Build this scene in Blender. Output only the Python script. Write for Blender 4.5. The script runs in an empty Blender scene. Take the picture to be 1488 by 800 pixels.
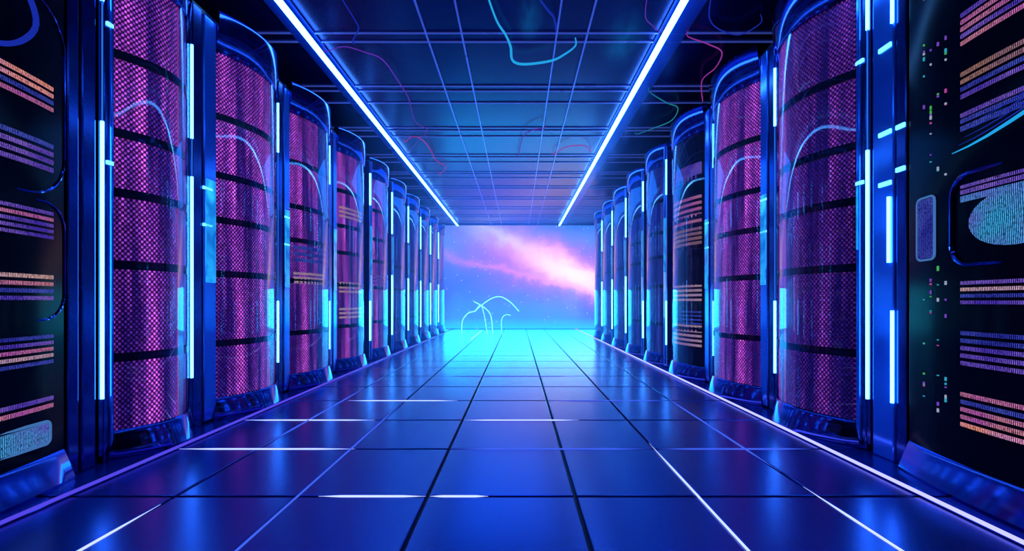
import bpy, bmesh, math, random
from mathutils import Vector

S = bpy.context.scene
COL = S.collection
random.seed(7)

# ------------------------------------------------------------------ camera, world, exposure
F = 620.0                       # focal length in pixels of a 1488 wide frame
cam_d = bpy.data.cameras.new('camera')
cam_d.sensor_width = 36.0
cam_d.lens = F / 1488 * 36.0
cam_d.shift_x = -(752 - 744) / 1488
cam_d.shift_y = (437 - 400) / 1488
cam_d.clip_start = 0.02
cam = bpy.data.objects.new('camera', cam_d)
cam.location = (0, 0, 1.0)
cam.rotation_euler = (math.radians(90), 0, 0)
COL.objects.link(cam)
S.camera = cam

w = bpy.data.worlds.new('world')
S.world = w
w.use_nodes = True
w.node_tree.nodes['Background'].inputs[0].default_value = (0.004, 0.02, 0.16, 1)
w.node_tree.nodes['Background'].inputs[1].default_value = 0.08

S.view_settings.view_transform = 'Standard'
S.view_settings.look = 'None'
S.view_settings.exposure = 0.0
S.view_settings.gamma = 1.0
S.view_settings.use_curve_mapping = False
try:
    S.cycles.use_denoising = True
    S.cycles.max_bounces = 8
    S.cycles.glossy_bounces = 5
    S.cycles.transparent_max_bounces = 24
    S.cycles.volume_bounces = 0
    S.cycles.sample_clamp_indirect = 6.0
except Exception:
    pass

YE = 15.6                       # the end of the hall
HC = 3.8                        # ceiling height
XL, XR = 2.55, 2.33             # front planes of the two cabinet rows

def area(name, loc, rot, sx, sy, energy, col):
    d = bpy.data.lights.new(name, 'AREA')
    d.shape = 'RECTANGLE'; d.size = sx; d.size_y = sy
    d.energy = energy; d.color = col
    o = bpy.data.objects.new(name, d)
    o.location = loc; o.rotation_euler = rot
    COL.objects.link(o)
    return o

lw = area('added_end_fill', (0.1, YE - 0.2, 0.75), (math.radians(-86), 0, 0), 6.2, 1.3, 140, (0.01, 0.38, 1.0))  # added unseen fill, throws cyan onto the far floor and haze
lw.data.spread = math.radians(120)
area('added_ceiling_fill', (0.0, 2.2, HC - 0.12), (0, 0, 0), 1.0, 4.0, 18, (0.03, 0.2, 1.0)).data.spread = math.radians(95)  # added unseen fill, tints the near floor blue

area('added_far_fill', (-0.3, 11.5, HC - 0.1), (0, 0, 0), 2.2, 6.5, 130, (0.01, 0.2, 1.0))  # added unseen fill, brings blue into the far haze and cabinets

# ------------------------------------------------------------------ node helpers
def new_mat(name):
    m = bpy.data.materials.new(name)
    m.use_nodes = True
    nt = m.node_tree
    for n in list(nt.nodes):
        nt.nodes.remove(n)
    out = nt.nodes.new('ShaderNodeOutputMaterial')
    return m, nt, out

def principled(name, col, metal=0.0, rough=0.3, emit=None, estr=0.0, spec=0.5, coat=0.0, bump=None, even=False):
    m, nt, out = new_mat(name)
    b = nt.nodes.new('ShaderNodeBsdfPrincipled')
    b.inputs['Base Color'].default_value = (*col, 1)
    b.inputs['Metallic'].default_value = metal
    b.inputs['Roughness'].default_value = rough
    b.inputs['Specular IOR Level'].default_value = spec
    b.inputs['Coat Weight'].default_value = coat
    if emit:
        b.inputs['Emission Color'].default_value = (*emit, 1)
        b.inputs['Emission Strength'].default_value = estr
    # a little procedural unevenness in the gloss
    tc = nt.nodes.new('ShaderNodeTexCoord')
    nz = nt.nodes.new('ShaderNodeTexNoise'); nz.inputs['Scale'].default_value = 3.0
    nt.links.new(tc.outputs['Object'], nz.inputs['Vector'])
    mr = nt.nodes.new('ShaderNodeMapRange')
    mr.inputs['To Min'].default_value = max(0.0, rough * 0.75)
    mr.inputs['To Max'].default_value = min(1.0, rough * 1.25)
    nt.links.new(nz.outputs['Fac'], mr.inputs['Value'])
    if not even:
        nt.links.new(mr.outputs['Result'], b.inputs['Roughness'])
    if bump:
        bp = nt.nodes.new('ShaderNodeBump'); bp.inputs['Strength'].default_value = bump
        bp.inputs['Distance'].default_value = 0.02
        n2 = nt.nodes.new('ShaderNodeTexNoise'); n2.inputs['Scale'].default_value = 2.2
        nt.links.new(tc.outputs['Object'], n2.inputs['Vector'])
        nt.links.new(n2.outputs['Fac'], bp.inputs['Height'])
        nt.links.new(bp.outputs['Normal'], b.inputs['Normal'])
    nt.links.new(b.outputs[0], out.inputs['Surface'])
    return m

def emitter(name, col, strength):
    m, nt, out = new_mat(name)
    e = nt.nodes.new('ShaderNodeEmission')
    e.inputs[0].default_value = (*col, 1)
    e.inputs[1].default_value = strength
    nt.links.new(e.outputs[0], out.inputs['Surface'])
    return m

def M(nt, op, a, b=None, c=None, clamp=False):
    n = nt.nodes.new('ShaderNodeMath'); n.operation = op; n.use_clamp = clamp
    for i, v in enumerate((a, b, c)):
        if v is None:
            continue
        if isinstance(v, (int, float)):
            n.inputs[i].default_value = v
        else:
            nt.links.new(v, n.inputs[i])
    return n.outputs[0]

def mix_col(nt, fac, a, b, blend='MIX'):
    n = nt.nodes.new('ShaderNodeMix'); n.data_type = 'RGBA'; n.blend_type = blend
    for sock, v in ((n.inputs[0], fac), (n.inputs[6], a), (n.inputs[7], b)):
        if isinstance(v, (int, float)):
            sock.default_value = v
        elif isinstance(v, tuple):
            sock.default_value = (*v, 1)
        else:
            nt.links.new(v, sock)
    return n.outputs[2]

def uv_xy(nt):
    uv = nt.nodes.new('ShaderNodeUVMap')
    sp = nt.nodes.new('ShaderNodeSeparateXYZ')
    nt.links.new(uv.outputs[0], sp.inputs[0])
    return uv.outputs[0], sp.outputs[0], sp.outputs[1]

def mesh_material(name, c1, c2, strength, pitch):
    """perforated sheet lit from inside: staggered bright holes in a dark metal sheet"""
    m, nt, out = new_mat(name)
    uv, u, v = uv_xy(nt)
    k = 2 * math.pi / pitch
    a = M(nt, 'SINE', M(nt, 'MULTIPLY', u, k))
    b = M(nt, 'SINE', M(nt, 'MULTIPLY', v, k * 0.8))
    d = M(nt, 'MULTIPLY', a, b)
    mr = nt.nodes.new('ShaderNodeMapRange'); mr.interpolation_type = 'SMOOTHSTEP'
    mr.inputs['From Min'].default_value = -0.1; mr.inputs['From Max'].default_value = 0.5
    nt.links.new(d, mr.inputs['Value'])
    dot = mr.outputs['Result']
    nz = nt.nodes.new('ShaderNodeTexNoise'); nz.inputs['Scale'].default_value = 1.0
    mp = nt.nodes.new('ShaderNodeMapping'); mp.inputs['Scale'].default_value = (8.0, 0.35, 1)
    nt.links.new(uv, mp.inputs[0]); nt.links.new(mp.outputs[0], nz.inputs['Vector'])
    nz.inputs['Detail'].default_value = 3
    fr = nt.nodes.new('ShaderNodeMapRange')
    fr.inputs['From Min'].default_value = 0.4; fr.inputs['From Max'].default_value = 0.62
    nt.links.new(nz.outputs['Fac'], fr.inputs['Value'])
    col = mix_col(nt, fr.outputs['Result'], c1, c2)
    nf = nt.nodes.new('ShaderNodeTexWhiteNoise')
    sc = nt.nodes.new('ShaderNodeVectorMath'); sc.operation = 'SNAP'
    nt.links.new(uv, sc.inputs[0]); sc.inputs[1].default_value = (pitch / 2, pitch / 1.6, 1)
    nt.links.new(sc.outputs[0], nf.inputs['Vector'])
    fl = M(nt, 'MULTIPLY_ADD', nf.outputs['Value'], 0.8, 0.5)
    st = M(nt, 'MULTIPLY', M(nt, 'MULTIPLY_ADD', dot, 0.96, 0.04), fl)
    st = M(nt, 'MULTIPLY', st, M(nt, 'MULTIPLY_ADD', fr.outputs['Result'], 1.0, 0.22))
    st = M(nt, 'MULTIPLY', st, strength)
    p = nt.nodes.new('ShaderNodeBsdfPrincipled')
    p.inputs['Base Color'].default_value = (0.12, 0.03, 0.2, 1)
    p.inputs['Metallic'].default_value = 0.7
    p.inputs['Roughness'].default_value = 0.4
    nt.links.new(col, p.inputs['Emission Color'])
    nt.links.new(st, p.inputs['Emission Strength'])
    nt.links.new(p.outputs[0], out.inputs['Surface'])
    return m

def bar_material(name, c1, c2, strength, ticks=150.0):
    """a lit data bar: rows of fine vertical ticks"""
    m, nt, out = new_mat(name)
    uv, u, v = uv_xy(nt)
    mp = nt.nodes.new('ShaderNodeMapping'); mp.inputs['Scale'].default_value = (ticks, 70, 1)
    nt.links.new(uv, mp.inputs[0])
    nz = nt.nodes.new('ShaderNodeTexNoise'); nz.inputs['Scale'].default_value = 1.0
    nz.inputs['Detail'].default_value = 1
    nt.links.new(mp.outputs[0], nz.inputs['Vector'])
    tk = M(nt, 'SINE', M(nt, 'MULTIPLY', u, ticks * 5))
    tk = M(nt, 'MULTIPLY_ADD', tk, 0.45, 0.4)
    tk = M(nt, 'MULTIPLY', tk, M(nt, 'MULTIPLY_ADD', nz.outputs['Fac'], 2.6, -0.5, True), None, True)
    n2 = nt.nodes.new('ShaderNodeTexNoise'); n2.inputs['Scale'].default_value = 4.0
    nt.links.new(uv, n2.inputs['Vector'])
    fr = nt.nodes.new('ShaderNodeMapRange')
    fr.inputs['From Min'].default_value = 0.35; fr.inputs['From Max'].default_value = 0.65
    nt.links.new(n2.outputs['Fac'], fr.inputs['Value'])
    col = mix_col(nt, fr.outputs['Result'], c1, c2)
    e = nt.nodes.new('ShaderNodeEmission')
    nt.links.new(col, e.inputs[0])
    nt.links.new(M(nt, 'MULTIPLY', M(nt, 'MULTIPLY_ADD', tk, 1.8, 0.02), strength), e.inputs[1])
    nt.links.new(e.outputs[0], out.inputs['Surface'])
    return m

def glass_material(name, tint, refl):
    m, nt, out = new_mat(name)
    t = nt.nodes.new('ShaderNodeBsdfTransparent'); t.inputs[0].default_value = (*tint, 1)
    g = nt.nodes.new('ShaderNodeBsdfGlossy'); g.inputs[0].default_value = (0.8, 0.9, 1, 1)
    g.inputs['Roughness'].default_value = 0.03
    tc = nt.nodes.new('ShaderNodeTexCoord')
    nz = nt.nodes.new('ShaderNodeTexNoise'); nz.inputs['Scale'].default_value = 1.6
    nt.links.new(tc.outputs['Object'], nz.inputs['Vector'])
    bp = nt.nodes.new('ShaderNodeBump'); bp.inputs['Strength'].default_value = 0.035
    bp.inputs['Distance'].default_value = 0.05
    nt.links.new(nz.outputs['Fac'], bp.inputs['Height'])
    nt.links.new(bp.outputs[0], g.inputs['Normal'])
    f = nt.nodes.new('ShaderNodeFresnel'); f.inputs[0].default_value = refl
    mx = nt.nodes.new('ShaderNodeMixShader')
    nt.links.new(M(nt, 'MINIMUM', f.outputs[0], 0.3), mx.inputs[0])
    nt.links.new(t.outputs[0], mx.inputs[1]); nt.links.new(g.outputs[0], mx.inputs[2])
    nt.links.new(mx.outputs[0], out.inputs['Surface'])
    return m

# ------------------------------------------------------------------ materials
MAT = {}
MAT['floor'] = principled('floor_tile_gloss', (0.014, 0.055, 0.42), 0.6, 0.24, spec=1.0, even=True, coat=0.0)
MAT['groove'] = principled('floor_groove', (0.002, 0.003, 0.015), 0.0, 0.5)
MAT['ceiling'] = principled('ceiling_panel', (0.003, 0.011, 0.14), 0.6, 0.26, spec=0.5, even=True)
MAT['wall'] = principled('navy_wall', (0.004, 0.01, 0.06), 0.0, 0.5)
MAT['rail'] = principled('ceiling_rail_metal', (0.3, 0.4, 0.95), 0.4, 0.3, emit=(0.10, 0.16, 0.9), estr=0.2)  # slight emission stands in for light caught on the rails
MAT['housing'] = principled('light_housing', (0.015, 0.07, 0.45), 0.3, 0.3)
MAT['carcass'] = principled('cabinet_carcass', (0.003, 0.006, 0.03), 0.2, 0.35)
MAT['post'] = principled('dark_blue_post', (0.03, 0.07, 0.32), 1.0, 0.16)
MAT['panel'] = principled('blue_side_panel', (0.05, 0.26, 0.95), 0.65, 0.14, bump=0.06)
MAT['plinth'] = principled('polished_plinth', (0.05, 0.09, 0.42), 1.0, 0.1)
MAT['band'] = principled('shelf_band', (0.004, 0.006, 0.03), 0.3, 0.3)
MAT['black'] = principled('black_cabinet_front', (0.002, 0.003, 0.012), 0.0, 0.14, spec=0.06)
MAT['glass'] = glass_material('curved_glass', (0.92, 0.93, 1.0), 1.33)
MAT['mesh'] = mesh_material('purple_mesh', (0.13, 0.025, 0.42), (0.72, 0.10, 0.66), 1.75, 0.028)
MAT['mesh_dim'] = mesh_material('dim_purple_mesh', (0.07, 0.02, 0.32), (0.35, 0.05, 0.42), 0.95, 0.028)
MAT['mesh_blue'] = mesh_material('blue_mesh', (0.01, 0.03, 0.3), (0.05, 0.1, 0.55), 1.2, 0.028)
MAT['mesh_highlight'] = emitter('mesh_highlight_line', (0.8, 0.08, 0.5), 0.5)  # shading boundary on the mesh, drawn as a thin glowing line
MAT['led'] = emitter('white_blue_led', (0.05, 0.33, 1.0), 15.0)
MAT['led_dim'] = emitter('dim_blue_led', (0.02, 0.2, 1.0), 0.8)
MAT['strip'] = emitter('ceiling_strip_light', (0.08, 0.36, 1.0), 14.0)
MAT['clip'] = emitter('cyan_clip_light', (0.1, 0.6, 1.0), 3.0)
MAT['rail_violet'] = emitter('violet_floor_rail', (0.10, 0.07, 0.9), 0.9)
MAT['rail_white'] = emitter('white_violet_floor_rail', (0.3, 0.3, 1.0), 2.2)
MAT['seam_white'] = emitter('white_seam_glint', (0.3, 0.38, 1.0), 2.2)  # glints on the tile seams, put in as emission
MAT['seam_blue'] = emitter('blue_seam_glint', (0.06, 0.14, 1.0), 0.9)
MAT['fil_cyan'] = emitter('cyan_filament', (0.02, 0.45, 1.0), 0.8)
MAT['fil_blue'] = emitter('blue_filament', (0.02, 0.06, 0.9), 0.4)
MAT['fil_violet'] = emitter('violet_filament', (0.2, 0.05, 0.8), 0.45)
MAT['fil_pink'] = emitter('pink_filament', (0.55, 0.06, 0.6), 0.5)
MAT['fil_teal'] = emitter('teal_filament', (0.02, 0.35, 0.5), 0.5)
MAT['wire'] = emitter('pale_cyan_wire', (0.15, 0.75, 1.0), 3.0)
def reflection_glow(name, c1, c2, strength):  # reflections on posts and side panels, put in as emission
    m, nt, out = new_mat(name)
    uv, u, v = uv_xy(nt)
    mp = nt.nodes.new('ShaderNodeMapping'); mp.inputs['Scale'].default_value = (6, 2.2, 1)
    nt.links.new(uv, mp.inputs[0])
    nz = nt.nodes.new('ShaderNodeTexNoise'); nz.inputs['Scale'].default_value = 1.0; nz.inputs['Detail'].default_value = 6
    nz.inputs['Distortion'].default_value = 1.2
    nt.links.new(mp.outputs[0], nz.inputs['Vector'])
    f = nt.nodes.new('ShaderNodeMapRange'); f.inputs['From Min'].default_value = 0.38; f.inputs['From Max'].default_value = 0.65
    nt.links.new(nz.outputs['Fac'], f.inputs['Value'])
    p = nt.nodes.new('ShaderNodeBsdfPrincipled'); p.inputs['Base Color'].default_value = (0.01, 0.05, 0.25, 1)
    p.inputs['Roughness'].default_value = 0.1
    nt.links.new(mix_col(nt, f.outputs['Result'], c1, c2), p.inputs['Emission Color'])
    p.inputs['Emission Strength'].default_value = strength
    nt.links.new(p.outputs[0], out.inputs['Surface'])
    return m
MAT['refl_cyan'] = reflection_glow('rippling_cyan_reflection', (0.0, 0.08, 0.4), (0.02, 0.45, 0.95), 1.3)
MAT['refl_pale'] = reflection_glow('pale_blue_reflection', (0.03, 0.3, 0.9), (0.3, 0.45, 1.0), 1.0)
MAT['bar_orange'] = bar_material('orange_data_bar', (1.0, 0.35, 0.25), (0.75, 0.3, 0.6), 0.9)
MAT['bar_pink'] = bar_material('pink_data_bar', (0.6, 0.13, 0.6), (0.75, 0.28, 0.4), 0.75)
MAT['bar_violet'] = bar_material('violet_data_bar', (0.10, 0.05, 0.7), (0.3, 0.17, 0.85), 0.7)
MAT['bar_blue'] = bar_material('blue_data_bar', (0.04, 0.05, 0.6), (0.1, 0.15, 0.9), 0.6)
MAT['bar_white'] = bar_material('white_data_bar', (0.6, 0.38, 0.7), (0.85, 0.5, 0.5), 0.75)
MAT['bar_brown'] = bar_material('amber_data_bar', (0.6, 0.3, 0.2), (0.4, 0.2, 0.4), 0.6)
MAT['bar_cyan'] = bar_material('cyan_data_bar', (0.05, 0.45, 0.9), (0.15, 0.2, 0.9), 0.8)
for c, rgb in dict(green=(0.1, 0.8, 0.2), cyan=(0.05, 0.6, 0.9), pink=(0.8, 0.1, 0.6), violet=(0.3, 0.1, 0.9), white=(0.6, 0.7, 1.0)).items():
    MAT['dot_' + c] = emitter(c + '_indicator', rgb, 0.5)

# ------------------------------------------------------------------ mesh helpers
def link(name, me, mat, parent=None):
    o = bpy.data.objects.new(name, me)
    COL.objects.link(o)
    if mat:
        me.materials.append(MAT[mat] if isinstance(mat, str) else mat)
    if parent:
        o.parent = parent
    return o

def finish(name, bm, mat, parent=None, smooth=False):
    bmesh.ops.recalc_face_normals(bm, faces=bm.faces)
    me = bpy.data.meshes.new(name)
    bm.to_mesh(me); bm.free()
    if smooth:
        for p in me.polygons:
            p.use_smooth = True
        try:
            me.set_sharp_from_angle(angle=math.radians(35))
        except Exception:
            pass
    return link(name, me, mat, parent)

def tag(o, label=None, cat=None, group=None, kind=None):
    if label: o['label'] = label
    if cat: o['category'] = cat
    if group: o['group'] = group
    if kind: o['kind'] = kind
    return o

def thing(name, loc, label, cat, group=None):
    o = bpy.data.objects.new(name, None)
    o.empty_display_size = 0.1
    o.location = loc
    COL.objects.link(o)
    return tag(o, label, cat, group)

def add_box(bm, x0, x1, y0, y1, z0, z1, bevel=0.0):
    vs = [bm.verts.new((x, y, z)) for z in (z0, z1) for x, y in ((x0, y0), (x1, y0), (x1, y1), (x0, y1))]
    fs = [(3, 2, 1, 0), (4, 5, 6, 7), (0, 1, 5, 4), (1, 2, 6, 5), (2, 3, 7, 6), (3, 0, 4, 7)]
    faces = [bm.faces.new([vs[i] for i in f]) for f in fs]
    if bevel:
        es = list({e for f in faces for e in f.edges})
        bmesh.ops.bevel(bm, geom=es, offset=bevel, segments=2, affect='EDGES', profile=0.5)

def box(name, b, mat, parent=None, bevel=0.0):
    bm = bmesh.new()
    add_box(bm, *b, bevel=bevel)
    return finish(name, bm, mat, parent)

def loft(name, levels, mat, parent=None, smooth=True):
    """levels: [(z, [(x, y), ...])]; closed outlines of equal length, lofted and capped; UV in metres along the outline and up"""
    bm = bmesh.new()
    uvl = bm.loops.layers.uv.new('UVMap')
    n = len(levels[0][1])
    rows = [[bm.verts.new((x, y, z)) for x, y in pts] for z, pts in levels]
    pts = levels[0][1]
    L = [0.0]
    for i in range(n):
        a, b = pts[i], pts[(i + 1) % n]
        L.append(L[-1] + math.hypot(b[0] - a[0], b[1] - a[1]))
    for k in range(len(levels) - 1):
        z0, z1 = levels[k][0], levels[k + 1][0]
        for i in range(n):
            j = (i + 1) % n
            f = bm.faces.new((rows[k][i], rows[k][j], rows[k + 1][j], rows[k + 1][i]))
            for lp, uvv in zip(f.loops, ((L[i], z0), (L[i + 1], z0), (L[i + 1], z1), (L[i], z1))):
                lp[uvl].uv = uvv
    bm.faces.new(rows[0][::-1])
    bm.faces.new(rows[-1])
    return finish(name, bm, mat, parent, smooth)

def catmull(pts, n=8):
    P = [Vector(p) for p in pts]
    out = []
    for i in range(len(P) - 1):
        p0 = P[max(i - 1, 0)]; p1 = P[i]; p2 = P[i + 1]; p3 = P[min(i + 2, len(P) - 1)]
        for k in range(n):
            t = k / n
            out.append(0.5 * ((2 * p1) + (p2 - p0) * t + (2 * p0 - 5 * p1 + 4 * p2 - p3) * t * t + (3 * p1 - p0 - 3 * p2 + p3) * t ** 3))
    out.append(P[-1])
    return out

def add_tube(bm, pts, r, seg=8, taper=None):
    P = [Vector(p) for p in pts]
    rings = []
    up = Vector((0.13, 0.21, 0.97))
    for i, p in enumerate(P):
        t = (P[min(i + 1, len(P) - 1)] - P[max(i - 1, 0)]).normalized()
        a = t.cross(up)
        if a.length < 1e-3:
            a = t.cross(Vector((1, 0, 0)))
        a.normalize(); b = t.cross(a)
        rr = r * (taper(i / (len(P) - 1)) if taper else 1.0)
        rings.append([bm.verts.new(p + (a * math.cos(2 * math.pi * k / seg) + b * math.sin(2 * math.pi * k / seg)) * rr) for k in range(seg)])
    for i in range(len(rings) - 1):
        for k in range(seg):
            bm.faces.new((rings[i][k], rings[i][(k + 1) % seg], rings[i + 1][(k + 1) % seg], rings[i + 1][k]))
    bm.faces.new(rings[0]); bm.faces.new(rings[-1][::-1])

def tube(name, pts, r, mat, parent=None, seg=8, taper=None):
    bm = bmesh.new()
    add_tube(bm, pts, r, seg, taper)
    return finish(name, bm, mat, parent, True)

# ------------------------------------------------------------------ the room
SX = [-2.95, -2.30, -1.756, -1.127, -0.463, 0.297, 0.926, 1.54, 2.07, 2.8]
SY = [-2.0 + 0.0] + [0.09 + 0.699 * k for k in range(23)]
SY = [y for y in SY if y < YE] + [YE]
bm = bmesh.new()
g = 0.009
for i in range(len(SX) - 1):
    for j in range(len(SY) - 1):
        add_box(bm, SX[i] + g, SX[i + 1] - g, SY[j] + g, SY[j + 1] - g, -0.05, 0.0, bevel=0.006)
floor = finish('floor', bm, 'floor')
floor['kind'] = 'structure'
box('trim_1', (-3.6, 3.4, -2.0, YE, -0.12, -0.03), 'groove')['kind'] = 'structure'
box('ceiling', (-3.6, 3.4, -2.0, YE, HC, HC + 0.1), 'ceiling')['kind'] = 'structure'
box('wall_left', (-3.7, -3.6, -2.0, YE, -0.1, HC), 'wall')['kind'] = 'structure'
box('wall_right', (3.4, 3.5, -2.0, YE, -0.1, HC), 'wall')['kind'] = 'structure'
box('wall_back', (-3.7, 3.5, YE, YE + 0.1, -0.12, HC + 0.1), 'wall')['kind'] = 'structure'
box('wall_front', (-3.7, 3.5, -2.1, -2.0, -0.12, HC + 0.1), 'wall')['kind'] = 'structure'

# ceiling rails: four long ones and pairs across
n = 2
for x in (-0.955, -0.583, 0.41, 0.73):
    box('trim_%d' % n, (x - 0.009, x + 0.009, -1.9, YE, HC - 0.022, HC - 0.002), 'rail', bevel=0.004)['kind'] = 'structure'
    n += 1
for y in [4.45, 4.6, 5.55, 5.68, 6.02, 6.88, 7.0, 7.25, 8.15, 8.3, 8.6, 9.25, 9.4, 9.7, 10.4, 10.6, 11.5, 11.75, 12.7, 13.0, 13.9, 14.2, 15.0]:
    box('trim_%d' % n, (-3.5, 3.3, y - 0.008, y + 0.008, HC - 0.016, HC - 0.001), 'rail', bevel=0.003)['kind'] = 'structure'
    n += 1

# ------------------------------------------------------------------ the display of a galaxy on the end wall
def galaxy_material():
    m, nt, out = new_mat('galaxy_display')
    tc = nt.nodes.new('ShaderNodeTexCoord')
    nz = nt.nodes.new('ShaderNodeTexNoise'); nz.inputs['Scale'].default_value = 1.1
    nz.inputs['Detail'].default_value = 9; nz.inputs['Roughness'].default_value = 0.68
    nt.links.new(tc.outputs['Object'], nz.inputs['Vector'])
    sub = nt.nodes.new('ShaderNodeVectorMath'); sub.operation = 'SUBTRACT'
    nt.links.new(nz.outputs['Color'], sub.inputs[0]); sub.inputs[1].default_value = (0.5, 0.5, 0.5)
    sca = nt.nodes.new('ShaderNodeVectorMath'); sca.operation = 'SCALE'; sca.inputs['Scale'].default_value = 1.1
    nt.links.new(sub.outputs[0], sca.inputs[0])
    add = nt.nodes.new('ShaderNodeVectorMath'); add.operation = 'ADD'
    nt.links.new(tc.outputs['Object'], add.inputs[0]); nt.links.new(sca.outputs[0], add.inputs[1])
    def gauss(cx, cz, ang, ru, rv, vec):
        s = nt.nodes.new('ShaderNodeSeparateXYZ'); nt.links.new(vec, s.inputs[0])
        x = M(nt, 'SUBTRACT', s.outputs[0], cx); z = M(nt, 'SUBTRACT', s.outputs[2], cz)
        ca, sa = math.cos(ang), math.sin(ang)
        u = M(nt, 'ADD', M(nt, 'MULTIPLY', x, ca), M(nt, 'MULTIPLY', z, sa))
        v = M(nt, 'SUBTRACT', M(nt, 'MULTIPLY', z, ca), M(nt, 'MULTIPLY', x, sa))
        q = M(nt, 'ADD', M(nt, 'POWER', M(nt, 'ABSOLUTE', M(nt, 'DIVIDE', u, ru)), 2.0), M(nt, 'POWER', M(nt, 'ABSOLUTE', M(nt, 'DIVIDE', v, rv)), 2.0))
        return M(nt, 'POWER', 2.718, M(nt, 'MULTIPLY', q, -1.0))
    s0 = nt.nodes.new('ShaderNodeSeparateXYZ'); nt.links.new(tc.outputs['Object'], s0.inputs[0])
    rp = nt.nodes.new('ShaderNodeValToRGB')
    nt.links.new(M(nt, 'DIVIDE', s0.outputs[2], 3.8), rp.inputs[0])
    el = rp.color_ramp.elements
    el[0].position = 0.0; el[0].color = (0.03, 0.75, 2.6, 1)  # bright cyan foot added so the screen lights the far floor
    el[1].position = 1.0; el[1].color = (0.0, 0.22, 1.3, 1)
    for p, c in ((0.10, (0.06, 0.26, 2.0, 1)), (0.33, (0.06, 0.12, 1.5, 1)), (0.6, (0.05, 0.22, 1.7, 1)), (0.85, (0.01, 0.36, 1.8, 1))):
        e = el.new(p); e.color = c
    W = add.outputs[0]; A = -0.42
    col = rp.outputs[0]
    col = mix_col(nt, M(nt, 'MULTIPLY', gauss(1.0, 2.4, -0.24, 3.0, 1.05, W), 1.0), col, (0.55, 0.09, 1.2))
    col = mix_col(nt, M(nt, 'MULTIPLY', gauss(0.5, 1.85, -0.25, 3.2, 0.14, W), 0.7), col, (1.0, 0.3, 1.2))
    col = mix_col(nt, M(nt, 'MULTIPLY', gauss(-0.1, 3.1, -0.42, 1.7, 0.26, W), 0.8), col, (0.55, 0.9, 1.5))
    col = mix_col(nt, M(nt, 'MULTIPLY', gauss(1.6, 2.2, A, 2.2, 0.6, W), 0.95), col, (1.3, 0.55, 1.15))
    col = mix_col(nt, M(nt, 'MULTIPLY', gauss(2.0, 1.98, A, 1.4, 0.4, W), 1.0), col, (1.5, 1.2, 1.15))
    vo = nt.nodes.new('ShaderNodeTexVoronoi'); vo.inputs['Scale'].default_value = 7.0
    nt.links.new(tc.outputs['Object'], vo.inputs['Vector'])
    star = M(nt, 'LESS_THAN', vo.outputs['Distance'], 0.15)
    sel = nt.nodes.new('ShaderNodeSeparateColor'); nt.links.new(vo.outputs['Color'], sel.inputs[0])
    star = M(nt, 'MULTIPLY', star, M(nt, 'GREATER_THAN', sel.outputs[0], 0.6))
    col = mix_col(nt, M(nt, 'MULTIPLY', star, 0.5), col, (0.9, 0.95, 1.0))
    e = nt.nodes.new('ShaderNodeEmission'); e.inputs[1].default_value = 1.05
    nt.links.new(col, e.inputs[0]); nt.links.new(e.outputs[0], out.inputs['Surface'])
    return m

gs = thing('galaxy_screen', (0, YE - 0.03, 0), 'wall-sized screen at the end of the hall showing a pink galaxy on blue', 'screen')
MAT['galaxy'] = galaxy_material()
box('display', (-3.4, 3.2, -0.025, 0.0, 0.0, HC - 0.05), 'galaxy', gs)
box('bezel', (-3.45, 3.25, -0.03, 0.02, HC - 0.05, HC - 0.01), 'housing', gs)

# ------------------------------------------------------------------ ceiling light strips
def ceiling_strip(x, out, label):
    t = thing('ceiling_light', (x, 0, HC), label, 'light', 'ceiling light strips')
    box('housing', (min(-0.05, out), max(0.05, out), -1.5, YE - 0.15, -0.016, -0.002), 'housing', t, bevel=0.004)
    box('stem', (-0.016, 0.016, -1.45, YE - 0.2, -0.07, -0.016), 'housing', t)
    box('diffuser', (-0.034, 0.034, -1.45, YE - 0.2, -0.1, -0.07), 'strip', t, bevel=0.012)
    return t
ceiling_strip(-2.16, -0.2, 'long white-blue ceiling light strip running above the left cabinet row')
ceiling_strip(1.51, 0.25, 'long white-blue ceiling light strip running above the right cabinet row')

# ------------------------------------------------------------------ light rails on the floor, and seam glints drawn as glowing lines
def floor_rail(x, mat, label):
    t = thing('floor_light_rail', (x, 0, 0), label, 'light', 'glowing floor rails')
    box('rail', (-0.015, 0.015, 0.6, YE - 0.1, 0.0, 0.008), 'plinth', t, bevel=0.003)
    tube('light_tube', [(0, 0.62, 0.012), (0, YE - 0.12, 0.012)], 0.011, mat, t)
floor_rail(-2.30, 'rail_violet', 'dim violet light rail on the floor along the left cabinets')
floor_rail(2.07, 'rail_white', 'bright white-violet light rail on the floor along the right cabinets')

def seam(p, q, mat, label, wd=0.0055):  # a glint along the floor tiles, drawn as a glowing tube
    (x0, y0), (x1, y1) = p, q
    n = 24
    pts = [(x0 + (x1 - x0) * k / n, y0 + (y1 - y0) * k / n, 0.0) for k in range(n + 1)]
    o = tube('floor_glint', pts, wd, mat, None, 6, lambda u: max(0.12, min(1.0, 5 * min(u, 1 - u))))
    tag(o, label, 'light', 'glowing glint lines on the floor')
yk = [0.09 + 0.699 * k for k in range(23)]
seam((-1.02, yk[3]), (-0.47, yk[3]), 'seam_white', 'short white seam glint across the nearest tile row, left of centre')
seam((-0.45, yk[3]), (-0.15, yk[3]), 'seam_white', 'shortest white seam glint across the nearest tile row at centre')
seam((-2.3, yk[4]), (-1.1, yk[4]), 'seam_white', 'white seam glint across the second tile row at far left')
seam((-0.45, yk[4]), (0.9, yk[4]), 'seam_blue', 'blue seam glint across the second tile row at centre')
seam((0.95, yk[4]), (1.98, yk[4]), 'seam_blue', 'blue seam glint across the second tile row at right')
seam((-2.3, yk[5]), (-1.2, yk[5]), 'seam_white', 'white seam glint across the third tile row at far left')
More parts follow.
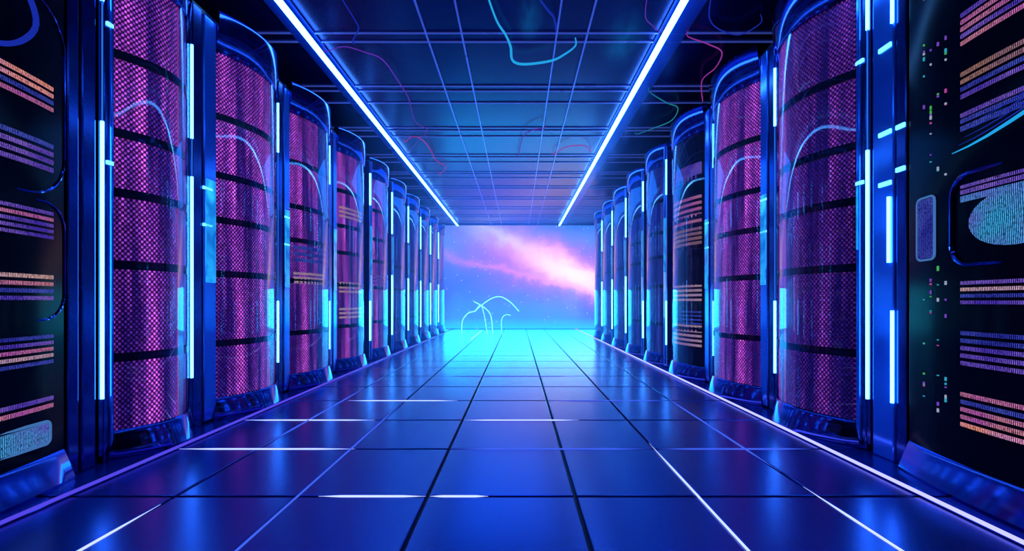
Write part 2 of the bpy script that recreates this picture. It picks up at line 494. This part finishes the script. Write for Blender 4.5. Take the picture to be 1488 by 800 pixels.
seam((-0.45, yk[5]), (0.52, yk[5]), 'seam_white', 'white seam glint across the third tile row at centre')
seam((-1.7, yk[6]), (-0.6, yk[6]), 'seam_white', 'white seam glint across the fourth tile row, left of centre')
seam((0.3, yk[6]), (1.5, yk[6]), 'seam_blue', 'blue seam glint across the fourth tile row, right of centre')
seam((-1.1, yk[8]), (0.9, yk[8]), 'seam_blue', 'blue seam glint across the sixth tile row')
seam((-1.756, 0.8), (-1.756, 2.1), 'seam_white', 'white seam glint running lengthwise at near left')
seam((-1.756, 2.9), (-1.756, 4.9), 'seam_blue', 'faint blue lengthwise seam glint along the left tiles, farther back')
seam((-1.127, 0.8), (-1.127, 4.2), 'seam_blue', 'long blue lengthwise seam glint left of centre')
seam((0.926, 0.8), (0.926, 3.0), 'seam_white', 'bright white lengthwise seam glint right of centre')
seam((1.54, 0.8), (1.54, 2.3), 'seam_white', 'bright white lengthwise seam glint nearest the right rail')
seam((1.54, 2.5), (1.54, 4.4), 'seam_blue', 'faint blue lengthwise seam glint near the right rail, farther back')

# ------------------------------------------------------------------ server cabinets
def arc(t0, t1, ta, tb, sag, off, n=20):
    """points (o, t) on the bulging front between t0 and t1; the bulge itself spans ta..tb"""
    m, h = (ta + tb) / 2, (tb - ta) / 2
    return [(sag * (1 - ((t - m) / h) ** 2) + off, t) for t in [t0 + (t1 - t0) * i / n for i in range(n + 1)]]

def band(t0, t1, ta, tb, sag, o_out, o_in, n=20):
    return arc(t0, t1, ta, tb, sag, o_out, n) + arc(t0, t1, ta, tb, sag, o_in, n)[::-1]

def cabinet(side, y0, wid, style, label, led, shelves, clips=(), top=3.45, ta=0.24, lit=None):
    s = 1 if side == 'left' else -1
    X = -XL if side == 'left' else XR
    root = thing('server_cabinet', (X, y0, 0), label, 'cabinet', 'curved server cabinets of the %s row' % side)
    def mp(pts): return [(s * o, t) for o, t in pts]
    def bx(o0, o1, t0, t1, z0, z1): return (min(s * o0, s * o1), max(s * o0, s * o1), t0, t1, z0, z1)
    wd = wid - 0.012
    tb, sag = wd, (0.165 if side == 'left' else 0.18) * min(1.0, (wd - ta) / 0.75)
    q = ta / 0.24
    zb, zt = 0.18, top - 0.34
    box('carcass', bx(-0.7, -0.03, 0.0, wd, 0.0, top - 0.06), 'carcass', root)
    # posts and side panel
    box('post', bx(-0.03, 0.0, 0.03, 0.03 + 0.085 * q, 0.0, top - 0.1), 'post', root, bevel=min(0.008, 0.02 * q))
    box('side_panel', bx(-0.03, 0.012, 0.03 + 0.095 * q, ta - 0.005, 0.02, top - 0.12), 'panel', root, bevel=min(0.006, 0.015 * q))
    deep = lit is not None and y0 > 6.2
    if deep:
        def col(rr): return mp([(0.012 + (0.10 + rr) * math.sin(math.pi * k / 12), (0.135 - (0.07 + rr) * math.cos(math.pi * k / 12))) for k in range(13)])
        loft('column', [(0.02, col(0.0)), (top - 0.12, col(0.0))], 'panel', root)  # half-round column shaped to carry the painted reflections
        loft('reflection_glow', [(1.45, col(0.003)), (2.25, col(0.003))], 'refl_cyan', root)  # mid-height reflections drawn as glowing skins on the column
        loft('reflection_glow', [(0.75, col(0.003)), (1.44, col(0.003))], 'refl_pale', root)
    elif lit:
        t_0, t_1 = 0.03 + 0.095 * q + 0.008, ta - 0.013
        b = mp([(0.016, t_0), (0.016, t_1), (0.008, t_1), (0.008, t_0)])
        loft('reflection_glow', [(lit[0], b), (lit[1], b)], lit[2], root, False)  # reflection on the side panel, drawn as a glowing slab
    # plinth flaring out at the floor, cap flaring out at the top
    def flare(d, e): return mp(band(ta - 0.05 * e, tb, ta, tb, sag, d, -0.03))
    loft('plinth', [(0.0, flare(0.058, 1)), (0.012, flare(0.062, 1)), (zb - 0.012, flare(0.012, 0)), (zb, flare(0.002, 0))], 'plinth', root)
    loft('top_cap', [(zt, flare(0.0, 0)), (zt + 0.02, flare(0.01, 0)), (top - 0.03, flare(0.04, 0)), (top, flare(0.028, 0))], 'plinth', root)
    # perforated sheet behind the glass; purple halves painted brighter and dimmer for its shading
    t_a, t_m, t_b = ta + 0.02, ta + (tb - ta) * (0.40 if style == 'violet' and side == 'left' else 0.60), tb - 0.012
    near, far = {'purple': ('mesh', 'mesh_dim'), 'dim': ('mesh_dim', 'mesh'), 'violet': ('mesh', 'mesh_blue'),
                 'blue': ('mesh_blue', 'mesh_blue'), 'blade': ('carcass', 'mesh_blue')}[style]
    loft('mesh_panel', [(zb, mp(band(t_a, t_m, ta, tb, sag, -0.022, -0.03))), (zt, mp(band(t_a, t_m, ta, tb, sag, -0.022, -0.03)))], near, root)
    loft('mesh_panel', [(zb, mp(band(t_m + 0.012, t_b, ta, tb, sag, -0.024, -0.032))), (zt, mp(band(t_m + 0.012, t_b, ta, tb, sag, -0.024, -0.032)))], far, root)
    if style in ('purple', 'dim'):
        e = arc(t_m, t_m + 0.012, ta, tb, sag, -0.02, 1)
        loft('mesh_highlight', [(zb, mp(e + [(e[1][0] - 0.015, e[1][1]), (e[0][0] - 0.015, e[0][1])])), (zt, mp(e + [(e[1][0] - 0.015, e[1][1]), (e[0][0] - 0.015, e[0][1])]))], 'mesh_highlight', root)
    for z in shelves:
        b = mp(band(t_a - 0.01, t_b + 0.01, ta, tb, sag, -0.009, -0.021))
        loft('shelf_band', [(z - 0.028, b), (z + 0.028, b)], 'band', root)
    g_ = mp(band(ta, tb - 0.01, ta, tb, sag, 0.0, -0.006, 24))
    loft('glass_door', [(zb, g_), (zt, g_)], 'glass', root)
    # light tubes in the joint towards the nearer neighbour
    lo = 0.12 if deep else 0.006
    box('led_channel', bx(-0.03, lo - 0.01, 0.002, 0.028, 0.05, top - 0.15), 'post', root)
    for z0, z1, k in led:
        r = (0.0095 if y0 < 6.5 else 0.015) if k else 0.004
        tube('led_tube', [(s * lo, 0.014, z0), (s * lo, 0.014, z1)], r, 'led' if k else 'led_dim', root)
    for t, z, ln in clips:
        box('clip_light', bx(0.0, 0.016, t - ln / 2, t + ln / 2, z - 0.012, z + 0.012), 'clip', root, bevel=0.003)
    return root, mp, bx, (ta, tb, sag)

def data_bars(root, mp, prm, rows, t0, t1, off=-0.009):
    ta, tb, sag = prm
    for z0, z1, mat in rows:
        b = mp(band(t0, t1, ta, tb, sag, off, off - 0.012, 10))
        loft('data_bar', [(z0, b), (z1, b)], mat, root)

LED_FAR = [(2.3, 3.1, 1), (1.5, 2.3, 0), (0.35, 1.5, 1)]
LED_STD = [(2.58, 3.1, 1), (1.0, 2.58, 0), (0.35, 1.0, 1)]
SH = [0.64, 1.23, 1.69, 2.07, 2.57]
L0 = [2.60, 3.32, 4.52, 5.76, 7.02, 8.25, 9.47, 10.68, 11.9, 13.1, 14.3]
names_l = ['left-row glass cabinet with bright purple mesh, nearest after the black data-bar cabinet',
           'second glass cabinet of the left row, tall purple mesh under a curved cap',
           'third glass cabinet of the left row, purple mesh above white data bars',
           'fourth glass cabinet of the left row, several rows of pale data bars over purple mesh',
           'fifth glass cabinet of the left row, narrow purple mesh strip beside bright light tube',
           'sixth glass cabinet of the left row, dark blue behind glass',
           'seventh glass cabinet of the left row, dark blue, beyond the sixth',
           'eighth glass cabinet of the left row, third from the far end',
           'ninth glass cabinet of the left row, next to last',
           'farthest glass cabinet of the left row beside the galaxy screen']
for i in range(10):
    y0, wid = L0[i], L0[i + 1] - L0[i]
    style = ['purple', 'purple', 'violet', 'violet', 'violet', 'blue', 'blue', 'blue', 'blue', 'blue'][i]
    led = {0: [(2.84, 3.2, 1), (2.1, 2.84, 0), (0.4, 2.1, 1)], 1: [(2.27, 3.0, 1), (1.97, 2.27, 0), (0.4, 1.97, 1)]}.get(i, LED_STD if i < 5 else LED_FAR)
    clips = [(0.18, 1.92, 0.1), (0.18, 1.62, 0.1)] if i < 3 else []
    if i == 0: clips = [(0.06, 1.86, 0.04), (0.06, 2.72, 0.04)]
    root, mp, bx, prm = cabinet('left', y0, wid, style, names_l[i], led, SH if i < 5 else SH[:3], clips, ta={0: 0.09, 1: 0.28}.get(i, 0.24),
                              lit=None if i == 0 else (1.15, 2.0, 'refl_cyan') if i < 4 else (0.95, 2.4, 'refl_cyan') if i < 6 else (0.9, 2.6, 'refl_pale'))
    if i == 2:
        data_bars(root, mp, prm, [(1.20 + 0.05 * k, 1.228 + 0.05 * k, 'bar_white') for k in range(3)], 0.3, 0.75)
        data_bars(root, mp, prm, [(1.45 + 0.07 * k, 1.49 + 0.07 * k, 'bar_blue') for k in range(3)], 0.3, 1.0)
    if i == 3:
        for zz in (2.2, 1.12, 0.75):
            data_bars(root, mp, prm, [(zz + 0.06 * k, zz + 0.03 + 0.06 * k, 'bar_white') for k in range(3)], 0.3, 0.8)
    if i == 4:
        data_bars(root, mp, prm, [(1.3 + 0.06 * k, 1.33 + 0.06 * k, 'bar_violet') for k in range(3)], 0.3, 0.8)

R0 = [2.82, 3.84, 5.05, 6.33, 7.5, 8.7, 9.95, 11.15, 12.3]
names_r = ['right-row glass cabinet with dim purple mesh, nearest after the black data-bar cabinet',
           'second glass cabinet of the right row, purple mesh beside a blue mesh strip',
           'third glass cabinet of the right row, pink and white data bars on black',
           'fourth glass cabinet of the right row, plain dark blue behind glass',
           'fifth glass cabinet of the right row, dark blue, beyond the fourth',
           'sixth glass cabinet of the right row, dark blue, third from the far end',
           'seventh glass cabinet of the right row, next to last',
           'farthest glass cabinet of the right row beside the galaxy screen']
for i in range(8):
    y0, wid = R0[i], R0[i + 1] - R0[i]
    style = ['dim', 'violet', 'blade', 'blue', 'blue', 'blue', 'blue', 'blue'][i]
    led = {0: [(2.8, 3.2, 1), (2.0, 2.8, 0), (0.35, 2.0, 1)]}.get(i, LED_STD if i < 5 else LED_FAR)
    clips = [(0.18, 1.95, 0.1), (0.18, 1.65, 0.1)] if i < 3 else []
    if i == 0: clips = [(0.075, 1.80, 0.06), (0.075, 2.62, 0.06)]
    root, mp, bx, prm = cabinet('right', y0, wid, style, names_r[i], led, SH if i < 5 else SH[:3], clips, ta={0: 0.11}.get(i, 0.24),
                              lit=(1.35, 1.78, 'refl_cyan') if i == 0 else (1.15, 2.0, 'refl_cyan') if i < 4 else (0.95, 2.3, 'refl_cyan') if i < 5 else (0.9, 2.6, 'refl_pale'))
    if i == 2:
        data_bars(root, mp, prm, [(2.0 + 0.075 * k, 2.035 + 0.075 * k, 'bar_pink') for k in range(5)], 0.3, 0.9)
        data_bars(root, mp, prm, [(1.72 + 0.06 * k, 1.755 + 0.06 * k, 'bar_brown') for k in range(4)], 0.3, 0.9)
        data_bars(root, mp, prm, [(1.0 + 0.06 * k, 1.03 + 0.06 * k, 'bar_white') for k in range(4)], 0.3, 0.9)
        data_bars(root, mp, prm, [(0.42 + 0.06 * k, 0.45 + 0.06 * k, 'bar_white') for k in range(5)], 0.3, 0.9)
        data_bars(root, mp, prm, [(0.7 + 0.05 * k, 0.72 + 0.05 * k, 'bar_blue') for k in range(4)], 0.3, 0.9)
        data_bars(root, mp, prm, [(2.55 + 0.05 * k, 2.6 + 0.05 * k, 'bar_violet') for k in range(4)], 0.3, 0.9)

# ------------------------------------------------------------------ the two nearest, black cabinets with data bars
def black_cabinet(side, label, y0=1.2, y1=2.41, top=3.45):
    s = 1 if side == 'left' else -1
    X = -XL if side == 'left' else XR
    root = thing('data_cabinet', (X, y0, 0), label, 'cabinet', 'black data cabinets')
    def mp(pts): return [(s * o, t) for o, t in pts]
    def bx(o0, o1, t0, t1, z0, z1): return (min(s * o0, s * o1), max(s * o0, s * o1), t0, t1, z0, z1)
    wd = y1 - y0 - 0.012
    ta, tb, sag = 0.0, wd, 0.09
    prm = (ta, tb, sag)
    box('carcass', bx(-0.7, -0.03, 0.0, wd, 0.0, top - 0.06), 'carcass', root)
    def flare(d, e): return mp(band(ta, tb, ta, tb, sag, d, -0.03))
    loft('plinth', [(0.0, flare(0.06, 1)), (0.02, flare(0.065, 1)), (0.15, flare(0.012, 0)), (0.17, flare(0.0, 0))], 'plinth', root)
    loft('top_cap', [(3.1, flare(0.0, 0)), (3.12, flare(0.01, 0)), (top - 0.03, flare(0.04, 0)), (top, flare(0.028, 0))], 'plinth', root)
    b = mp(band(ta, tb, ta, tb, sag, 0.0, -0.03))
    loft('front_panel', [(0.17, b), (3.1, b)], 'black', root)
    return root, mp, bx, prm, wd

root, mp, bx, prm, wd = black_cabinet('left', 'black data cabinet nearest on the left with orange and violet bars', 1.2, 2.41)
tl = 2.32 - 1.2                       # far end of the bars
def group(rows_z0, rows_z1, mats):
    n = len(mats); h = (rows_z1 - rows_z0) / n
    return [(rows_z0 + h * k + h * 0.14, rows_z0 + h * (k + 0.68), m) for k, m in enumerate(mats)]
for z0, z1, mats in ((2.02, 2.17, ['bar_pink', 'bar_blue', 'bar_orange', 'bar_orange']),
                     (1.69, 1.86, ['bar_violet', 'bar_violet', 'bar_violet', 'bar_blue']),
                     (1.33, 1.49, ['bar_violet', 'bar_violet', 'bar_violet', 'bar_pink', 'bar_violet']),
                     (1.0, 1.15, ['bar_violet', 'bar_blue', 'bar_pink', 'bar_white']),
                     (0.66, 0.83, ['bar_blue', 'bar_white', 'bar_pink', 'bar_violet', 'bar_blue']),
                     (0.42, 0.50, ['bar_pink', 'bar_violet'])):
    data_bars(root, mp, prm, group(z0, z1, mats), 0.25, tl, off=0.006)
ta, tb, sag = prm
def frame_on(root, mp, prm, t0, t1, z0, z1, th, name, mat, off=0.0):
    """a rounded rectangular rim following the front"""
    ta, tb, sag = prm
    r = min(t1 - t0, z1 - z0) * 0.22
    pts = []
    for cx, cz, a0 in ((t1 - r, z1 - r, 0), (t0 + r, z1 - r, 90), (t0 + r, z0 + r, 180), (t1 - r, z0 + r, 270)):
        for k in range(7):
            a = math.radians(a0 + 15 * k)
            t = cx + r * math.cos(a)
            o = sag * (1 - ((t - (ta + tb) / 2) / ((tb - ta) / 2)) ** 2) + off
            pts.append((mp([(o, t)])[0][0], t, cz + r * math.sin(a)))
    pts.append(pts[0])
    return tube(name, pts, th, mat, root)
b = mp(band(0.5, tl - 0.03, ta, tb, sag, 0.012, 0.0))
loft('status_window', [(0.25, b), (0.35, b)], 'bar_cyan', root)
frame_on(root, mp, prm, 0.5, tl - 0.03, 0.24, 0.36, 0.008, 'window_rim', 'bar_cyan', 0.01)
frame_on(root, mp, prm, 0.1, tl + 0.08, 1.56, 2.6, 0.006, 'drawer_rim', 'plinth', 0.002)
frame_on(root, mp, prm, 0.1, tl + 0.08, 0.9, 1.53, 0.006, 'drawer_rim', 'plinth', 0.002)
tube('arc_reflection', catmull([(0.10, 0.70, 2.72), (0.10, 0.90, 2.58), (0.09, 0.98, 2.44), (0.09, 0.94, 2.32), (0.10, 0.82, 2.22), (0.11, 0.6, 2.17)]), 0.012, 'fil_blue', root)  # curved blue reflection on the front, built as a glowing tube

root, mp, bx, prm, wd = black_cabinet('right', 'black data cabinet nearest on the right with a framed round display', 1.2, 2.55)
tr = 2.17 - 1.2
for z0, z1, mats in ((2.29, 2.47, ['bar_pink', 'bar_violet', 'bar_pink', 'bar_pink', 'bar_violet']),
                     (2.02, 2.17, ['bar_violet', 'bar_blue', 'bar_brown', 'bar_brown']),
                     (0.98, 1.11, ['bar_violet', 'bar_blue', 'bar_white', 'bar_violet']),
                     (0.67, 0.86, ['bar_violet', 'bar_violet', 'bar_violet', 'bar_blue', 'bar_blue']),
                     (0.36, 0.55, ['bar_orange', 'bar_pink', 'bar_pink', 'bar_blue', 'bar_pink'])):
    data_bars(root, mp, prm, group(z0, z1, mats), 0.2, tr, off=0.006)
ta, tb, sag = prm
frame_on(root, mp, prm, 0.1, tr + 0.05, 1.18, 1.64, 0.011, 'screen_frame', 'plinth', 0.006)
data_bars(root, mp, prm, [(1.5, 1.53, 'bar_cyan'), (1.54, 1.56, 'bar_violet'), (1.57, 1.585, 'bar_violet')], 0.2, tr, off=0.006)
# round display: a flat disc lying on the front
pts = []
for k in range(32):
    a = 2 * math.pi * k / 32
    t = 0.72 + 0.20 * math.cos(a); z = 1.385 + 0.13 * math.sin(a)
    pts.append((t, z))
bm = bmesh.new()
uvl = bm.loops.layers.uv.new('UVMap')
def so(t): return sag * (1 - ((t - (ta + tb) / 2) / ((tb - ta) / 2)) ** 2)
fr_ = [bm.verts.new((-(so(t) + 0.012), t, z)) for t, z in pts]
bk_ = [bm.verts.new((-(so(t) - 0.002), t, z)) for t, z in pts]
f = bm.faces.new(fr_)
for lp, (t, z) in zip(f.loops, pts): lp[uvl].uv = (t, z)
for k in range(32):
    bm.faces.new((fr_[k], fr_[(k + 1) % 32], bk_[(k + 1) % 32], bk_[k]))
finish('round_display', bm, 'bar_cyan', root)
b = mp(band(tr + 0.16, tr + 0.29, ta, tb, sag, 0.008, -0.002))
loft('small_window', [(1.24, b), (1.57, b)], 'bar_blue', root)
frame_on(root, mp, prm, tr + 0.16, tr + 0.29, 1.23, 1.58, 0.006, 'window_rim', 'bar_cyan', 0.006)
for q_ in range(5):
  tube('light_streak', [(-(so(t) + 0.012), t, 1.80 + 0.027 * q_ + 0.10 * (1.1 - t) + 0.05 * math.sin(t * 5 + 0.12 * q_)) for t in [0.2 + (0.09 - 0.004 * q_) * k for k in range(10)]], 0.010 if q_ == 0 else 0.004, 'fil_cyan' if q_ < 1 else 'fil_blue', root, 8, lambda u: 1.0 - 0.8 * u ** 3)
data_bars(root, mp, prm, [(1.86, 1.885, 'bar_blue'), (1.9, 1.92, 'bar_blue'), (1.93, 1.95, 'bar_violet')], 0.2, tr, off=0.006)
rnd = random.Random(3)
for z_c, n_d in ((2.75, 7), (2.35, 12), (2.02, 12), (1.75, 6), (1.1, 14), (0.85, 8), (0.5, 14)):
    for k in range(n_d):
        t = tr + rnd.choice((0.09, 0.14, 0.19, 0.24)); z = z_c + rnd.uniform(-0.1, 0.1)
        dx = rnd.choice((0.003, 0.004)); dz = rnd.choice((0.003, 0.005, 0.01))
        b = [(-(so(t) + 0.006), -(so(t) - 0.002), t - dx, t + dx, z - dz, z + dz)][0]
        box('indicator_light', b, 'dot_' + rnd.choice(('green', 'cyan', 'cyan', 'pink', 'violet', 'white')), root)

# gap posts between the black cabinets and the glass rows
def gap_posts(side, y0, y1, leds, clips, label):
    s = 1 if side == 'left' else -1
    X = -XL if side == 'left' else XR
    root = thing('corner_post', (X, y0, 0), label, 'post', 'corner posts beside the black cabinets')
    w_ = y1 - y0 - 0.01
    def bx(o0, o1, t0, t1, z0, z1): return (min(s * o0, s * o1), max(s * o0, s * o1), t0, t1, z0, z1)
    box('back_plate', bx(-0.7, -0.06, 0.0, w_, 0, 3.4), 'carcass', root)
    nseg = 2
    for k in range(nseg):
        e = [0.0, 0.45 * w_, w_] if side == 'left' else [0.0, 0.33 * w_, w_]
        a = e[k] + 0.006; b = e[k + 1] - 0.006
        box('panel', bx(-0.06, 0.0, a, b, 0.0, 3.35), 'panel' if k and side == 'right' else 'post', root, bevel=0.01)
    for t, z0, z1 in leds:
        tube('led_tube', [(s * 0.012, t, z0), (s * 0.012, t, z1)], 0.0095, 'led', root)
    for t, z, ln in clips:
        box('clip_light', bx(0.0, 0.012, t - ln / 2, t + ln / 2, z - 0.014, z + 0.014), 'clip', root, bevel=0.003)
gap_posts('left', 2.41, 2.60, [], [], 'blue metal post between the left black cabinet and the first glass cabinet')
gap_posts('right', 2.55, 2.82, [(0.09, 0.37, 0.94), (0.09, 2.72, 3.2), (0.115, 1.24, 1.65)],
          [(0.04, 2.06, 0.06), (0.04, 1.80, 0.06), (0.15, 2.06, 0.09), (0.15, 1.74, 0.09), (0.15, 2.6, 0.09)],
          'blue metal post between the right black cabinet and the first glass cabinet')

# ------------------------------------------------------------------ light filaments hanging just below the ceiling
ZF = HC - 0.06
def cp(px, py, z=ZF):
    y = F * (z - 1.0) / (437 - py)
    return ((px - 752) / F * y, y, z)
def filament(pix, r, mat, label, dip=0.03):
    pts = [cp(*p) for p in pix]
    rr = random.Random(len(label))
    pts = [(x, y, z - dip * rr.random()) for x, y, z in pts]
    pts = [(*pts[0][:2], HC)] + pts + [(*pts[-1][:2], HC)]
    o = tube('hanging_filament', catmull(pts, 8), r, mat, None, 6, lambda u: 0.45 + 0.55 * math.sin(math.pi * min(1, max(0, u))) )
    tag(o, label, 'light', 'glowing filaments below the ceiling')
filament([(708, -10), (722, 28), (735, 50), (742, 65), (745, 86), (762, 92), (800, 85), (820, 76), (836, 63)], 0.014, 'fil_cyan', 'bright cyan filament hooking under the middle of the ceiling')
filament([(780, -8), (796, 12), (805, 26), (808, 42)], 0.011, 'fil_blue', 'short deep blue filament at the top centre of the ceiling')
filament([(495, -5), (515, 28), (521, 42), (513, 58), (514, 64)], 0.006, 'fil_blue', 'thin blue filament wriggling near the left ceiling strip', 0.0)
filament([(472, 71), (500, 67), (530, 72), (556, 86), (578, 115), (593, 138), (597, 155), (604, 176), (621, 188), (612, 198), (592, 219)], 0.007, 'fil_violet', 'long violet filament looping down the left half of the ceiling')
filament([(588, 206), (600, 197), (614, 203), (625, 216), (633, 232), (648, 243), (638, 253)], 0.010, 'fil_pink', 'short magenta filament beyond the violet loop')
filament([(940, -5), (938, 22), (948, 36), (962, 44)], 0.005, 'fil_violet', 'thin violet filament curling left of the right ceiling strip')
filament([(1000, 53), (1030, 62), (1049, 76), (1040, 96), (1020, 114), (1021, 146)], 0.007, 'fil_pink', 'pink filament zigzagging right of the right ceiling strip')
filament([(944, 132), (968, 148), (985, 155), (976, 174), (952, 184), (925, 192)], 0.008, 'fil_teal', 'teal hooked filament beside the right cabinet caps')
filament([(804, 224), (820, 213), (838, 209), (852, 212), (857, 220)], 0.009, 'fil_pink', 'small pink arc filament far down the ceiling')
filament([(753, 224), (760, 198), (775, 187), (792, 184)], 0.008, 'fil_violet', 'faint violet arc filament at the centre of the ceiling')
filament([(1033, -5), (1031, 22), (1045, 42), (1075, 47), (1105, 30)], 0.006, 'fil_blue', 'blue looping filament at the upper right of the ceiling')

# ------------------------------------------------------------------ wire arches standing on the far floor
def wp(px, py, y=13.0): return ((px - 752) / F * y, y, 1.0 - (py - 437) / F * y)
ar = thing('wire_arch', (wp(700, 480)[0], 13.0, 0), 'pale cyan wire arches standing on the far floor before the galaxy screen', 'sculpture')
def ap(px, py, dy=0.0):
    x, y, z = wp(px, py); return (x - ar.location.x, dy, max(z, 0.012))
tube('wire', catmull([ap(671, 484), ap(672, 466), ap(680, 455), ap(690, 452)]), 0.012, 'wire', ar)
tube('wire', catmull([ap(690, 452), ap(700, 443), ap(715, 433), ap(728, 431), ap(742, 439), ap(754, 452)]), 0.012, 'wire', ar)
tube('wire', catmull([ap(689, 438), ap(703, 446), ap(713, 458), ap(716, 484)]), 0.012, 'wire', ar)
tube('wire', catmull([ap(690, 452), ap(698, 443, 0.05), ap(703, 455), ap(708, 484)]), 0.009, 'wire', ar)
tube('wire', catmull([ap(729, 486), ap(729, 464), ap(735, 457), ap(742, 458)]), 0.009, 'wire', ar)
o = box('floor_glint', (-1.22, -1.19, 11.0, 14.4, 0.001, 0.012), 'wire'); o.rotation_euler = (0, 0, 0)
tag(o, 'pale streak of light on the far floor beneath the wire arches', 'light', 'glowing glint lines on the floor')

# ------------------------------------------------------------------ glowing wisps under the ceiling
def wisp_material():
    m, nt, out = new_mat('glowing_wisp')
    tc = nt.nodes.new('ShaderNodeTexCoord')
    ln = nt.nodes.new('ShaderNodeVectorMath'); ln.operation = 'LENGTH'
    nt.links.new(tc.outputs['Object'], ln.inputs[0])
    nz = nt.nodes.new('ShaderNodeTexNoise'); nz.inputs['Scale'].default_value = 2.2; nz.inputs['Detail'].default_value = 5
    nt.links.new(tc.outputs['Object'], nz.inputs['Vector'])
    f = M(nt, 'SUBTRACT', 1.0, ln.outputs['Value'], None, True)
    f = M(nt, 'POWER', f, 1.6)
    k = M(nt, 'MULTIPLY_ADD', nz.outputs['Fac'], 3.0, -1.0, True)
    e = nt.nodes.new('ShaderNodeEmission'); e.inputs[0].default_value = (0.01, 0.35, 0.9, 1)
    nt.links.new(M(nt, 'MULTIPLY', M(nt, 'MULTIPLY', f, k), 1.1), e.inputs[1])
    nt.links.new(e.outputs[0], out.inputs['Volume'])
    return m
MAT['wisp'] = wisp_material()
def wisp(px, py, sx, sy, label):
    bm = bmesh.new()
    bmesh.ops.create_icosphere(bm, subdivisions=3, radius=1.0)
    x, y, z = cp(px, py, HC - 0.16)
    o = finish('glowing_wisp', bm, 'wisp', None, True)
    o.location = (x, y, z); o.scale = (sx, sy, 0.16)
    tag(o, label, 'light', None, 'stuff')
wisp(905, 60, 0.28, 0.55, 'larger cyan wisp of glowing mist under the ceiling beside the right strip')
wisp(770, 28, 0.16, 0.4, 'smaller cyan wisp of glowing mist at the top centre of the ceiling')

# ------------------------------------------------------------------ haze in the hall
m, nt, out = new_mat('blue_haze')
vs = nt.nodes.new('ShaderNodeVolumeScatter')
vs.inputs['Color'].default_value = (0.2, 0.42, 1.0, 1)
vs.inputs['Density'].default_value = 0.09
vs.inputs['Anisotropy'].default_value = 0.5
nt.links.new(vs.outputs[0], out.inputs['Volume'])
MAT['haze'] = m
hz = box('haze', (-2.31, 2.09, 5.2, YE - 0.08, 0.03, HC - 0.13), 'haze')
tag(hz, 'thin blue haze filling the hall', 'haze', None, 'stuff')
